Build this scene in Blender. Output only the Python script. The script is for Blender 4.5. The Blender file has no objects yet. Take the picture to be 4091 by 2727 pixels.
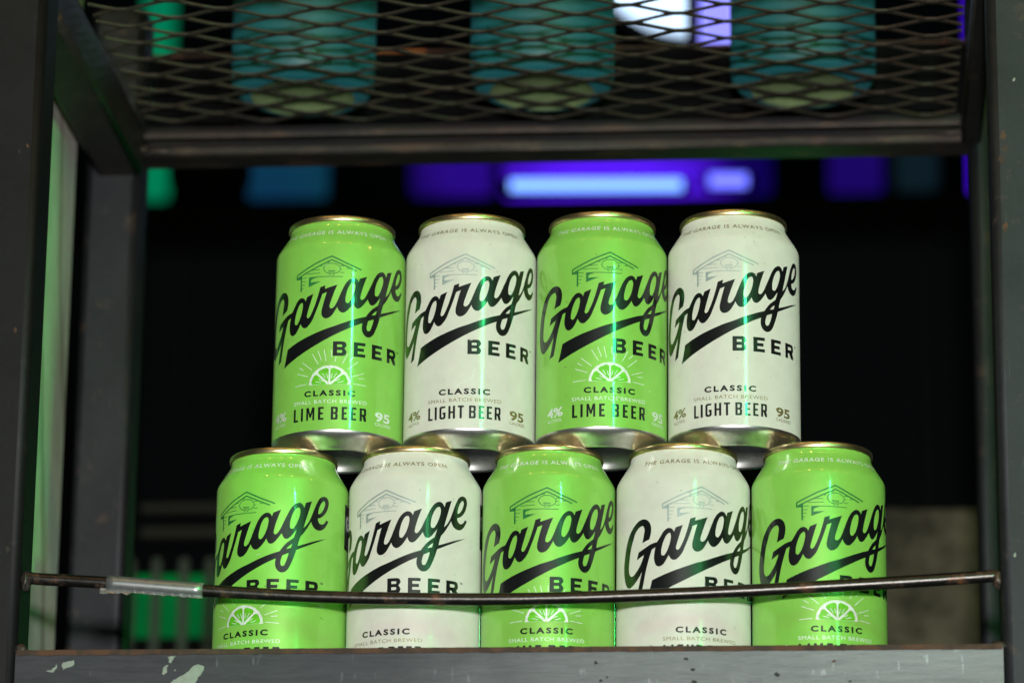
import bpy, bmesh, math, random
from mathutils import Vector, Matrix, noise
from mathutils.geometry import tessellate_polygon
random.seed(7)
MM = 0.001
sc = bpy.context.scene
col = sc.collection

# ------------------------------------------------------------------ camera
CR = Vector((0.99664941, 0.08107879, 0.01077902))
CU = Vector((0.01288012, -0.28571851, 0.95822703))
CF = Vector((-0.08077165, 0.95487756, 0.28580549))
CPOS = Vector((139.3132, -1876.5006, -378.5839)) * MM
FPX = 15546.88
cam_d = bpy.data.cameras.new('camera')
cam = bpy.data.objects.new('camera', cam_d)
col.objects.link(cam)
m = Matrix((CR, CU, -CF)).transposed().to_4x4()
m.translation = CPOS
cam.matrix_world = m
cam_d.sensor_width = 36.0
cam_d.lens = FPX / 4091 * 36
cam_d.clip_start = 0.05
cam_d.clip_end = 60
cam_d.dof.use_dof = True
cam_d.dof.focus_distance = 1.925
cam_d.dof.aperture_fstop = 7.0
sc.camera = cam

# ------------------------------------------------------------------ world, exposure
w = bpy.data.worlds.new('World')
sc.world = w
w.use_nodes = True
w.node_tree.nodes['Background'].inputs[0].default_value = (0.55, 0.7, 1.0, 1)
w.node_tree.nodes['Background'].inputs[1].default_value = 0.006
sc.view_settings.view_transform = 'Standard'
sc.view_settings.look = 'None'
sc.view_settings.exposure = 0
sc.view_settings.gamma = 1

# ------------------------------------------------------------------ lamps
def area(name, loc, target, power, colour, sx, sy=None):
    d = bpy.data.lights.new(name, 'AREA')
    d.energy = power; d.color = colour; d.size = sx
    if sy: d.shape = 'RECTANGLE'; d.size_y = sy
    o = bpy.data.objects.new(name, d); col.objects.link(o)
    o.location = loc
    o.rotation_euler = (Vector(target) - Vector(loc)).to_track_quat('-Z', 'Y').to_euler()
    return o
flash_pos = CPOS + CU * 0.17 + CR * 0.02
area('camera_flash', flash_pos, (0.0, 0, 0.15), 37, (1.0, 0.985, 0.94), 0.06)
# green stage wash from the right of the camera
wash = bpy.data.lights.new('green_wash', 'SPOT')
wash.energy = 4.5; wash.color = (0.04, 1.0, 0.16); wash.shadow_soft_size = 0.03
wash.spot_size = math.radians(34); wash.spot_blend = 0.5
wo = bpy.data.objects.new('green_wash', wash); col.objects.link(wo)
wo.location = (0.907, -1.327, 0.32)
wo.rotation_euler = (Vector((-0.06, 0.0, 0.16)) - wo.location).to_track_quat('-Z', 'Y').to_euler()

# unseen green spot added behind the rack for a faint green tint on it
gb = bpy.data.lights.new('added_green_back_spot', 'SPOT')
gb.energy = 1.2; gb.color = (0.05, 1.0, 0.18); gb.shadow_soft_size = 0.03
gb.spot_size = math.radians(80); gb.spot_blend = 0.6
go = bpy.data.objects.new('added_green_back_spot', gb); col.objects.link(go)
go.location = (0.135, 1.06, 0.26)
go.rotation_euler = (Vector((-0.20, 0.1, 0.26)) - go.location).to_track_quat('-Z', 'Y').to_euler()

# unseen narrow green spot, added to tint a strip of the left board
pin = bpy.data.lights.new('added_green_spot', 'SPOT')
pin.energy = 70; pin.color = (0.10, 1.0, 0.16); pin.shadow_soft_size = 0.02
pin.spot_size = math.radians(16); pin.spot_blend = 0.35
po = bpy.data.objects.new('added_green_spot', pin); col.objects.link(po)
po.location = (0.907, -1.327, 0.22)
po.rotation_euler = (Vector((-0.289, 0.118, 0.20)) - po.location).to_track_quat('-Z', 'Y').to_euler()
po.scale = (0.125, 1, 1)

# ------------------------------------------------------------------ helpers
def tag(o, label=None, cat=None, group=None, kind=None):
    if label: o['label'] = label
    if cat: o['category'] = cat
    if group: o['group'] = group
    if kind: o['kind'] = kind
    return o

def empty(name, loc=(0, 0, 0), rz=0):
    o = bpy.data.objects.new(name, None); col.objects.link(o)
    o.empty_display_size = 0.02
    o.location = loc; o.rotation_euler = (0, 0, rz)
    return o

def link(name, me, mat=None, parent=None, loc=None, smooth=False):
    if mat is not None and not me.materials: me.materials.append(mat)
    if smooth:
        for p in me.polygons: p.use_smooth = True
    o = bpy.data.objects.new(name, me); col.objects.link(o)
    if parent: o.parent = parent
    if loc: o.location = loc
    return o

def from_bm(name, bm, mat=None, parent=None, smooth=False, loc=None):
    bmesh.ops.recalc_face_normals(bm, faces=bm.faces)
    me = bpy.data.meshes.new(name); bm.to_mesh(me); bm.free()
    return link(name, me, mat, parent, loc, smooth)

def add_box(bm, x0, x1, y0, y1, z0, z1, bev=0.0):
    """box in mm"""
    vs = [bm.verts.new((x * MM, y * MM, z * MM)) for z in (z0, z1) for x, y in ((x0, y0), (x1, y0), (x1, y1), (x0, y1))]
    fs = [bm.faces.new([vs[i] for i in q]) for q in ((3, 2, 1, 0), (4, 5, 6, 7), (0, 1, 5, 4), (1, 2, 6, 5), (2, 3, 7, 6), (3, 0, 4, 7))]
    if bev:
        es = set(e for f in fs for e in f.edges)
        bmesh.ops.bevel(bm, geom=list(es), offset=bev * MM, segments=3, profile=0.5, affect='EDGES', clamp_overlap=True)

def box(name, x0, x1, y0, y1, z0, z1, mat, parent=None, bev=0.0):
    bm = bmesh.new(); add_box(bm, x0, x1, y0, y1, z0, z1, bev)
    return from_bm(name, bm, mat, parent)

def bar(name, axis, a0, a1, u0, u1, v0, v1, r, mat, parent=None, seg=5):
    """square tube with rounded corners along an axis; (u, v) are the two other axes in order"""
    ring = []
    for cx, cy, a in ((u1 - r, v1 - r, 0), (u0 + r, v1 - r, 90), (u0 + r, v0 + r, 180), (u1 - r, v0 + r, 270)):
        for k in range(seg + 1):
            t = math.radians(a + 90 * k / seg)
            ring.append((cx + r * math.cos(t), cy + r * math.sin(t)))
    bm = bmesh.new(); loops = []
    for a in (a0, a1):
        vs = []
        for u, v in ring:
            p = {'x': (a, u, v), 'y': (u, a, v), 'z': (u, v, a)}[axis]
            vs.append(bm.verts.new(Vector(p) * MM))
        loops.append(vs)
    n = len(ring)
    for i in range(n):
        f = bm.faces.new((loops[0][i], loops[0][(i + 1) % n], loops[1][(i + 1) % n], loops[1][i])); f.smooth = (i + 1) % (seg + 1) != 0
    bm.faces.new(loops[0]); bm.faces.new(loops[1][::-1])
    o = from_bm(name, bm, mat, parent)
    return o

def tube(name, pts, r, mat, parent=None, n=14, rough=0.0):
    bm = bmesh.new(); rings = []
    for i, p in enumerate(pts):
        p = Vector(p)
        d = (Vector(pts[min(i + 1, len(pts) - 1)]) - Vector(pts[max(i - 1, 0)])).normalized()
        s = d.cross(Vector((0, 0, 1)));
        if s.length < 1e-3: s = Vector((1, 0, 0))
        s.normalize(); u = s.cross(d)
        rr = (r[i] if isinstance(r, (list, tuple)) else r)
        ring = []
        for k in range(n):
            a = 2 * math.pi * k / n
            q = rr * (1 + rough * noise.noise(Vector((p.x * .3 + 5 * math.cos(a), p.z * .3, 5 * math.sin(a)))))
            ring.append(bm.verts.new((p + s * math.cos(a) * q + u * math.sin(a) * q) * MM))
        rings.append(ring)
    for a, b in zip(rings, rings[1:]):
        for k in range(n):
            bm.faces.new((a[k], a[(k + 1) % n], b[(k + 1) % n], b[k]))
    bm.faces.new(rings[0]); bm.faces.new(rings[-1][::-1])
    return from_bm(name, bm, mat, parent, smooth=True)

def lathe(name, prof, mat, parent=None, n=144, closed=False, a0=0.0):
    """profile of (r, z) in mm"""
    bm = bmesh.new(); rings = []
    for r, z in prof:
        if r < 1e-4:
            rings.append([bm.verts.new((0, 0, z * MM))])
        else:
            rings.append([bm.verts.new((r * MM * math.sin(2 * math.pi * k / n), -r * MM * math.cos(2 * math.pi * k / n), z * MM)) for k in range(n)])
    for a, b in zip(rings, rings[1:]):
        for k in range(n):
            k2 = (k + 1) % n
            if len(a) == 1 and len(b) == 1: continue
            if len(a) == 1: bm.faces.new((a[0], b[k2], b[k]))
            elif len(b) == 1: bm.faces.new((a[k], a[k2], b[0]))
            else: bm.faces.new((a[k], a[k2], b[k2], b[k]))
    return from_bm(name, bm, mat, parent, smooth=True)

# ------------------------------------------------------------------ materials
def nt(name):
    m = bpy.data.materials.new(name); m.use_nodes = True
    t = m.node_tree; b = t.nodes['Principled BSDF']
    return m, t, b

def N(t, kind, **kw):
    n = t.nodes.new(kind)
    for k, v in kw.items():
        if k.startswith('in_'): n.inputs[k[3:].replace('_', ' ')].default_value = v
        else: setattr(n, k, v)
    return n

def coords(t, scale=(1, 1, 1), loc=(0, 0, 0)):
    tc = N(t, 'ShaderNodeTexCoord'); mp = N(t, 'ShaderNodeMapping')
    mp.inputs['Scale'].default_value = scale; mp.inputs['Location'].default_value = loc
    oi = N(t, 'ShaderNodeObjectInfo')
    ad = N(t, 'ShaderNodeVectorMath', operation='ADD')
    ml = N(t, 'ShaderNodeVectorMath', operation='SCALE'); ml.inputs['Scale'].default_value = 3.7
    cb = N(t, 'ShaderNodeCombineXYZ')
    for i in range(3): t.links.new(oi.outputs['Random'], cb.inputs[i])
    t.links.new(cb.outputs[0], ml.inputs[0])
    t.links.new(tc.outputs['Object'], ad.inputs[0]); t.links.new(ml.outputs[0], ad.inputs[1])
    t.links.new(ad.outputs[0], mp.inputs['Vector'])
    return mp.outputs[0]

def ramp(t, src, stops):
    r = N(t, 'ShaderNodeValToRGB')
    el = r.color_ramp.elements
    while len(el) < len(stops): el.new(0.5)
    for e, (p, c) in zip(el, stops):
        e.position = p; e.color = (c, c, c, 1) if isinstance(c, (int, float)) else (*c, 1)
    t.links.new(src, r.inputs[0]); return r.outputs[0]

def mix(t, fac, a, b):
    n = N(t, 'ShaderNodeMix', data_type='RGBA')
    if isinstance(fac, (int, float)): n.inputs[0].default_value = fac
    else: t.links.new(fac, n.inputs[0])
    for s, i in ((a, 6), (b, 7)):
        if isinstance(s, tuple): n.inputs[i].default_value = (*s, 1)
        else: t.links.new(s, n.inputs[i])
    return n.outputs[2]

def noise_n(t, vec, scale, detail=5, rough=0.55):
    n = N(t, 'ShaderNodeTexNoise'); n.inputs['Scale'].default_value = scale
    n.inputs['Detail'].default_value = detail; n.inputs['Roughness'].default_value = rough
    t.links.new(vec, n.inputs['Vector']); return n.outputs['Fac']

def bump(t, b, src, strength, dist=0.001, prev=None):
    n = N(t, 'ShaderNodeBump'); n.inputs['Strength'].default_value = strength; n.inputs['Distance'].default_value = dist
    t.links.new(src, n.inputs['Height'])
    if prev is not None: t.links.new(prev, n.inputs['Normal'])
    t.links.new(n.outputs[0], b.inputs['Normal']); return n.outputs[0]

def steel(name, base, rust, amount, metallic=0.75, rough=0.5, stretch=(1, 1, 1), light=None):
    m, t, b = nt(name)
    v = coords(t, stretch)
    big = noise_n(t, v, 22, 6, .6); fine = noise_n(t, v, 260, 6, .7); mid = noise_n(t, v, 75, 5, .65)
    c1 = mix(t, ramp(t, big, ((.3, 0.), (.7, 1.))), tuple(x * .78 for x in base), tuple(min(1, x * 1.25) for x in base))
    c1 = mix(t, ramp(t, fine, ((.35, 0.), (.75, .6))), c1, light or tuple(min(1, x * 1.6) for x in base))
    scv = N(t, 'ShaderNodeMapping'); scv.inputs['Scale'].default_value = (1, 1, .04); scv.inputs['Rotation'].default_value = (.3, .25, .1)
    t.links.new(v, scv.inputs['Vector']); scr = noise_n(t, scv.outputs[0], 900, 2, .5)
    sm2 = N(t, 'ShaderNodeMath', operation='MULTIPLY'); t.links.new(ramp(t, scr, ((.66, 0.), (.72, .8))), sm2.inputs[0]); t.links.new(ramp(t, mid, ((.45, 0.), (.65, 1.))), sm2.inputs[1])
    c1 = mix(t, sm2.outputs[0], c1, tuple(min(1, x * 3.2) for x in base))
    rm = N(t, 'ShaderNodeMath', operation='MULTIPLY')
    t.links.new(ramp(t, mid, ((1 - amount, 0.), (min(1, 1.12 - amount), 1.))), rm.inputs[0])
    t.links.new(ramp(t, fine, ((.3, .3), (.6, 1.))), rm.inputs[1])
    c2 = mix(t, rm.outputs[0], c1, rust)
    t.links.new(c2, b.inputs['Base Color'])
    inv = N(t, 'ShaderNodeMath', operation='SUBTRACT'); inv.inputs[0].default_value = metallic
    t.links.new(rm.outputs[0], inv.inputs[1]); inv.use_clamp = True
    t.links.new(inv.outputs[0], b.inputs['Metallic'])
    rr = N(t, 'ShaderNodeMapRange'); rr.inputs['To Min'].default_value = rough - .09; rr.inputs['To Max'].default_value = rough + .12
    t.links.new(fine, rr.inputs['Value']); t.links.new(rr.outputs[0], b.inputs['Roughness'])
    bump(t, b, fine, .25, .0004)
    return m

def paint(name, base, metallic, rough, coat, coat_rough, speck=None, dent=.38):
    m, t, b = nt(name)
    v = coords(t)
    fine = noise_n(t, v, 900, 3, .6); soft = noise_n(t, v, 28, 2, .4); mid = noise_n(t, v, 130, 3, .5)
    c = mix(t, ramp(t, mid, ((.3, 0.), (.7, 1.))), tuple(x * .955 for x in base), tuple(min(1, x * 1.03) for x in base))
    sp = ramp(t, noise_n(t, v, 420, 2, .5), ((.71, 0.), (.77, .5)))
    c = mix(t, sp, c, speck or tuple(x * .45 for x in base))
    t.links.new(c, b.inputs['Base Color'])
    b.inputs['Metallic'].default_value = metallic; b.inputs['Roughness'].default_value = rough
    b.inputs['Coat Weight'].default_value = coat; b.inputs['Coat Roughness'].default_value = coat_rough
    b.inputs['Coat IOR'].default_value = 1.5; b.inputs['Diffuse Roughness'].default_value = 0.5
    p = bump(t, b, fine, .05, .0002)
    p = bump(t, b, soft, dent, .0012, p)
    return m

def plain(name, base, metallic=0.0, rough=0.5, spec=0.5, coat=0.0, coat_rough=.1):
    m, t, b = nt(name)
    v = coords(t); fine = noise_n(t, v, 300, 4, .6)
    c = mix(t, ramp(t, fine, ((.3, 0.), (.7, 1.))), tuple(x * .85 for x in base), tuple(min(1, x * 1.12) for x in base))
    t.links.new(c, b.inputs['Base Color'])
    b.inputs['Metallic'].default_value = metallic; b.inputs['Roughness'].default_value = rough
    b.inputs['Specular IOR Level'].default_value = spec
    b.inputs['Coat Weight'].default_value = coat; b.inputs['Coat Roughness'].default_value = coat_rough
    return m

def glow(name, colour, strength, vary=0.0, colour2=None, axis_scale=(6, 6, 6)):
    m, t, b = nt(name)
    b.inputs['Base Color'].default_value = (0.003, 0.003, 0.003, 1); b.inputs['Specular IOR Level'].default_value = 0; b.inputs['Roughness'].default_value = 1
    if vary:
        v = coords(t, axis_scale)
        f = noise_n(t, v, 1.0, 1, .4)
        c = mix(t, ramp(t, f, ((.5 - vary, 0.), (.5 + vary, 1.))), colour, colour2)
        t.links.new(c, b.inputs['Emission Color'])
    else:
        b.inputs['Emission Color'].default_value = (*colour, 1)
    b.inputs['Emission Strength'].default_value = strength
    return m

def radial_glow(name, inner, outer, cx, cz, rx, rz, strength=1.0):
    m, t, b = nt(name); b.inputs['Base Color'].default_value = (0.003, 0.003, 0.003, 1); b.inputs['Specular IOR Level'].default_value = 0
    tc = N(t, 'ShaderNodeTexCoord'); mp = N(t, 'ShaderNodeMapping', vector_type='TEXTURE')
    mp.inputs['Location'].default_value = (cx, 0, cz); mp.inputs['Scale'].default_value = (rx, 50, rz)
    t.links.new(tc.outputs['Object'], mp.inputs['Vector'])
    g = N(t, 'ShaderNodeTexGradient', gradient_type='SPHERICAL'); t.links.new(mp.outputs[0], g.inputs[0])
    nz = noise_n(t, tc.outputs['Object'], 14, 2, .5)
    a = N(t, 'ShaderNodeMath', operation='MULTIPLY_ADD'); a.inputs[1].default_value = .35; t.links.new(nz, a.inputs[0]); t.links.new(g.outputs['Fac'], a.inputs[2])
    t.links.new(mix(t, ramp(t, a.outputs[0], ((.14, 0.), (.75, 1.))), outer, inner), b.inputs['Emission Color'])
    b.inputs['Emission Strength'].default_value = strength; return m

LIME = paint('lime_can_paint', (0.27, 0.62, 0.10), 0.22, 0.46, 1.0, 0.10)
CREAM = paint('cream_can_paint', (0.655, 0.655, 0.60), 0.04, 0.55, 0.6, 0.13)
TEAL = paint('teal_can_paint', (0.010, 0.115, 0.140), 0.05, 0.6, .2, 0.4)
BLACK = plain('black_ink', (0.006, 0.007, 0.008), 0.0, 0.35, .5, 1.0, .12)
GOLDINK = plain('bronze_ink', (0.28, 0.22, 0.09), 0.4, 0.4)
SILVERINK = plain('silver_ink', (0.74, 0.82, 0.78), 0.1, 0.4)
GREENINK = plain('dark_green_ink', (0.018, 0.17, 0.045), 0.1, 0.4)
GREYINK = plain('grey_blue_ink', (0.36, 0.43, 0.44), 0.2, 0.4)
WEDGE = plain('bright_green_ink', (0.14, 0.56, 0.02), 0.1, 0.4)
CHROME = plain('aluminium', (0.94, 0.94, 0.95), 1.0, 0.34)
GOLD = plain('gold_lid', (0.78, 0.64, 0.36), 1.0, 0.36)
BASEMETAL = plain('lime_reflection_base', (0.30, 0.42, 0.19), 0.4, 0.5)  # dull metal with the lime cans' reflection painted into its colour
STEEL = steel('bare_steel', (0.027, 0.028, 0.033), (0.05, 0.022, 0.012), .42, .7, .58)
STEELDARK = steel('dark_rusty_steel', (0.022, 0.021, 0.018), (0.05, 0.022, 0.012), .42, .4, .5)
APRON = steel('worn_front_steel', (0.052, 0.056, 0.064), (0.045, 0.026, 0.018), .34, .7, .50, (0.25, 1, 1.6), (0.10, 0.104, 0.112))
def lighten_right():  # scales the base colour lighter towards the right, with a noisy border
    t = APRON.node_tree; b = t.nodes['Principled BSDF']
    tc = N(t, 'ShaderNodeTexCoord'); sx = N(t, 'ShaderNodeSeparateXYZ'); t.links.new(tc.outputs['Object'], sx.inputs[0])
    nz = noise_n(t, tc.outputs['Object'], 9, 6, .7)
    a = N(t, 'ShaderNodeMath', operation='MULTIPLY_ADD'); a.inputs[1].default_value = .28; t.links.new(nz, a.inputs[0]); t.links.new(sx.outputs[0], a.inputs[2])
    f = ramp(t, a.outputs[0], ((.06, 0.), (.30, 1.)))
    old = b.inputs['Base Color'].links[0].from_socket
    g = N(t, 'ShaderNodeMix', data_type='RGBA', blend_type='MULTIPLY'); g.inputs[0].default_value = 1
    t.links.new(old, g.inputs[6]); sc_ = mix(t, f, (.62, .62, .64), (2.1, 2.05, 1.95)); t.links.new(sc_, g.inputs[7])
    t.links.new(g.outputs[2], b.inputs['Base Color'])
lighten_right()
STEELL = steel('darker_steel', (0.0095, 0.0095, 0.011), (0.020, 0.011, 0.008), .34, .6, .58)  # darker copy of the bare steel, for the left front post and rail web
RAILM = steel('rear_rail_steel', (0.045, 0.039, 0.036), (0.07, 0.035, 0.02), .48, .6, .5, (0.4, 1, 1))
RUST = steel('rusty_edge_steel', (0.034, 0.018, 0.011), (0.085, 0.034, 0.014), .55, .1, .75)
RODM = steel('rod_steel', (0.05, 0.047, 0.045), (0.12, 0.045, 0.018), .46, .9, .30)
MESHM = steel('expanded_mesh_steel', (0.055, 0.050, 0.040), (0.05, 0.028, 0.016), .42, .55, .45)
TAPE = plain('silver_tape', (0.30, 0.31, 0.32), .7, .36)
WELD = steel('weld_metal', (0.05, 0.043, 0.04), (0.08, 0.035, 0.018), .45, .7, .45)
RESIDUE = plain('pale_green_residue', (0.25, 0.29, 0.255), 0, .8)

# artwork outlines traced as (arc mm, height mm, corner)
WORD=[(-30.69,71.31,1),(-26.56,72.69,1),(-25.71,75.26,0),(-25.51,78.43,0),(-26.47,81.26,0),(-28.59,82.95,0),(-31.6,83.05,0),(-35.4,81.03,0),(-38.3,78.15,0),(-40.19,75.58,0),(-41.97,71.59,0),(-43.53,66.43,0),(-44.4,61.64,0),(-44.12,56.82,0),(-42.92,53.0,0),(-41.42,50.92,0),(-39.73,50.06,0),(-37.1,50.78,0),(-33.92,53.21,0),(-31.68,55.76,0),(-30.92,57.18,1),(-31.67,54.23,0),(-32.63,50.56,0),(-34.04,45.95,1),(-30.81,47.12,1),(-29.83,51.34,0),(-28.68,56.38,0),(-27.15,61.62,0),(-25.02,67.56,1),(-23.19,68.28,1),(-23.8,65.19,0),(-23.91,62.7,0),(-23.44,60.41,0),(-22.56,59.07,0),(-21.17,58.61,0),(-19.54,59.27,0),(-17.81,61.41,0),(-16.4,64.11,1),(-15.61,62.55,0),(-14.58,61.63,0),(-13.2,61.51,0),(-11.45,62.77,0),(-9.86,64.76,0),(-8.29,68.29,0),(-6.46,72.96,0),(-4.65,78.45,1),(-2.34,79.36,1),(-3.71,74.62,0),(-4.41,71.74,0),(-4.89,69.17,0),(-4.56,67.01,0),(-3.33,65.8,0),(-1.71,65.74,0),(0.12,66.85,0),(1.7,69.06,0),(3.08,71.57,1),(3.87,69.79,0),(5.04,68.78,0),(6.44,68.69,0),(8.06,69.78,0),(9.62,71.55,0),(11.15,74.0,1),(11.67,72.54,0),(12.54,71.46,0),(13.86,71.31,0),(15.14,72.1,0),(16.64,73.81,0),(18.63,76.69,1),(19.27,75.18,0),(20.13,74.03,0),(21.3,73.86,0),(22.83,74.81,0),(24.36,76.61,0),(25.88,78.65,1),(25.28,76.55,0),(24.62,74.52,1),(23.13,73.38,0),(21.23,71.83,0),(19.35,69.66,0),(17.86,67.52,1),(14.26,66.37,0),(10.62,65.02,0),(6.33,63.36,0),(1.81,61.56,0),(-3.26,59.93,0),(-6.66,58.7,0),(-10.89,57.2,0),(-14.68,55.91,0),(-19.21,54.25,0),(-25.05,52.09,1),(-25.52,50.24,0),(-26.59,46.15,0),(-27.73,42.77,1),(-25.63,43.62,0),(-20.93,45.64,0),(-16.3,47.7,0),(-10.85,50.3,0),(3.69,57.85,0),(7.82,59.94,0),(11.77,61.94,0),(16.15,63.87,1),(15.77,61.85,0),(16.01,59.75,0),(17.02,57.93,0),(18.67,56.91,0),(20.47,57.15,0),(22.24,58.75,0),(23.59,61.44,0),(24.94,64.94,0),(26.03,68.49,1),(29.89,70.31,0),(35.54,72.95,0),(42.85,76.23,1),(35.51,73.94,0),(31.23,72.27,0),(26.72,70.6,1),(27.24,73.01,0),(28.11,75.59,1),(29.69,77.46,0),(31.56,80.31,0),(33.46,83.58,1),(34.09,81.94,0),(35.31,80.47,0),(37.15,79.73,0),(39.04,79.89,0),(41.3,81.33,0),(42.79,83.31,0),(43.81,85.15,1),(42.26,85.69,1),(41.55,84.29,0),(40.23,83.26,0),(38.62,83.08,0),(37.58,84.03,0),(37.16,85.69,1),(39.47,86.77,0),(41.74,88.96,0),(43.39,92.19,0),(43.76,94.92,0),(42.69,96.85,0),(40.45,97.3,0),(38.22,96.2,0),(36.58,93.69,0),(35.03,90.15,0),(33.4,85.95,0),(31.64,82.43,0),(29.49,80.03,1),(30.11,82.26,0),(31.64,87.46,0),(33.6,93.93,1),(30.37,92.79,1),(29.56,90.08,1),(28.97,91.53,0),(27.92,92.36,0),(26.57,92.5,0),(24.73,91.57,0),(22.7,89.05,0),(20.98,85.53,0),(19.02,81.24,0),(17.56,78.17,0),(16.31,76.44,0),(15.34,75.97,0),(14.75,76.57,0),(14.84,78.02,0),(15.65,81.45,0),(16.84,85.16,0),(18.09,88.56,1),(14.24,87.0,1),(13.59,85.02,1),(12.95,86.28,0),(11.82,86.99,0),(10.5,86.95,0),(8.65,85.84,0),(6.93,83.69,0),(5.49,80.74,0),(4.05,77.16,0),(2.58,73.59,0),(1.17,71.35,0),(-0.02,70.76,0),(-0.72,71.34,0),(-0.66,72.86,0),(0.12,75.42,0),(1.48,79.5,0),(2.98,83.27,1),(-3.38,81.12,1),(-3.09,82.98,1),(-5.78,82.11,1),(-7.53,75.76,0),(-8.83,71.92,0),(-10.28,68.66,0),(-11.47,66.79,0),(-12.34,66.49,0),(-12.77,67.16,0),(-12.51,68.8,0),(-11.5,72.34,0),(-9.4,78.95,1),(-12.89,77.72,1),(-13.75,75.51,1),(-14.39,76.73,0),(-15.64,77.49,0),(-17.06,77.43,0),(-18.78,76.16,0),(-20.53,73.57,0),(-22.34,70.92,1),(-25.53,70.22,0),(-28.99,68.66,0),(-33.03,67.0,1),(-34.26,63.16,1),(-29.68,65.25,1),(-30.79,62.37,0),(-32.33,59.79,0),(-34.62,57.27,0),(-36.44,55.9,0),(-38.19,55.73,0),(-39.57,57.12,0),(-40.02,59.88,0),(-39.52,63.93,0),(-38.41,69.23,0),(-36.71,73.53,0),(-34.24,77.95,0),(-31.96,79.59,0),(-30.21,79.81,0),(-29.38,78.23,0),(-29.68,75.5,0)]
HOLES=[[(-15.29,73.76,0),(-15.77,75.06,0),(-16.98,74.5,0),(-18.46,72.17,0),(-19.61,68.99,0),(-20.12,66.01,0),(-19.93,64.31,0),(-19.04,63.92,0),(-17.83,65.15,0),(-16.43,68.05,0),(-15.55,71.29,0)],[(11.98,83.34,0),(11.31,84.68,0),(10.3,84.45,0),(8.75,82.4,0),(7.63,79.02,0),(7.11,75.63,0),(7.37,74.08,0),(8.26,73.72,0),(9.52,74.98,0),(11.03,78.09,0),(11.85,81.49,0)],[(27.62,88.62,0),(26.9,90.01,0),(25.8,89.58,0),(24.32,87.57,0),(23.09,84.32,0),(22.62,80.86,0),(22.92,79.29,0),(23.89,79.09,0),(25.3,80.77,0),(26.75,84.05,0),(27.53,86.76,0)],[(41.4,94.08,0),(40.69,95.02,0),(39.5,94.21,0),(38.19,92.08,0),(37.47,89.84,0),(37.31,87.91,1),(38.46,88.41,0),(39.86,89.96,0),(41.11,92.57,0)],[(23.97,71.45,1),(23.38,69.36,1),(21.18,68.75,1),(22.44,70.31,0)],[(22.33,66.76,1),(19.33,65.51,1),(18.69,63.6,0),(18.41,61.49,0),(18.91,60.25,0),(19.92,60.28,0),(20.86,61.83,0),(21.7,64.23,0)]]
HOUSE=[(0.5,[(-19.51,89.72),(-9.06,94.58),(-0.14,98.22),(7.27,94.65),(14.96,91.59)]),(0.45,[(-18.37,88.43),(-9.07,92.25),(-0.15,96.28),(6.19,93.39),(12.47,90.77)]),(0.5,[(-19.4,89.7),(-19.35,87.78),(-16.44,87.74)]),(0.6,[(-16.64,88.34),(-16.66,80.88)]),(0.22,[(-16.19,87.92),(-13.37,87.8)]),(0.22,[(-16.19,86.14),(-13.86,86.03)]),(0.22,[(-16.2,84.36),(-14.52,84.24)]),(0.22,[(-16.2,82.54),(-15.14,82.45)]),(0.22,[(-10.67,91.44),(-6.3,91.45)]),(0.22,[(-13.73,89.64),(-5.98,89.65)]),(0.22,[(-7.06,93.31),(-4.88,93.3)]),(0.22,[(-2.93,95.0),(-1.22,95.05)]),(0.22,[(4.17,93.12),(5.98,93.16)]),(0.22,[(4.27,91.34),(5.12,91.36)]),(0.22,[(3.94,89.63),(6.17,89.61)]),(0.22,[(7.15,91.87),(8.97,91.74)]),(0.26,[(-12.12,87.58),(-8.2,87.7),(-2.54,87.59),(5.52,87.41)]),(0.26,[(-1.25,89.08),(-2.53,89.48),(-3.59,90.32),(-4.34,91.7),(-4.01,92.79),(-3.15,93.74),(-1.65,94.4),(-0.05,94.49),(1.75,94.24),(3.01,93.56),(3.96,92.56),(4.27,91.46),(3.63,90.12),(2.57,89.45),(1.08,89.02)]),(0.24,[(-1.99,90.63),(1.62,90.52)]),(0.16,[(-1.77,90.55),(-1.14,88.86),(-1.04,88.01)]),(0.16,[(1.41,90.46),(0.87,88.8),(0.76,87.96)]),(0.13,[(-1.35,90.42),(0.87,88.13)]),(0.13,[(0.98,90.35),(-1.04,88.3)]),(0.13,[(-0.18,90.38),(0.91,89.02)]),(0.13,[(-0.18,90.38),(-1.21,89.08)])]
PANEL=[(-12.17,87.63),(-12.19,82.74),(-5.56,85.21),(-11.02,85.03),(-10.97,86.13),(-10.0,86.9),(-7.75,87.36)]
EAVE=[(-19.51,88.88),(-19.52,87.54),(-16.19,87.54),(-16.18,89.15),(-18.37,88.32)]

# ------------------------------------------------------------------ label geometry
R0 = 33.1
SHOULDER = [(104.5, 33.1), (106.0, 32.75), (107.2, 32.2), (109, 31.15), (112, 29.25), (114.5, 27.65), (116.0, 26.85), (117.2, 26.4), (118.6, 26.2)]
def can_r(z):
    if z <= SHOULDER[0][0]: return R0
    for (z0, r0), (z1, r1) in zip(SHOULDER, SHOULDER[1:]):
        if z <= z1: return r0 + (r1 - r0) * (z - z0) / (z1 - z0)
    return SHOULDER[-1][1]

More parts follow.
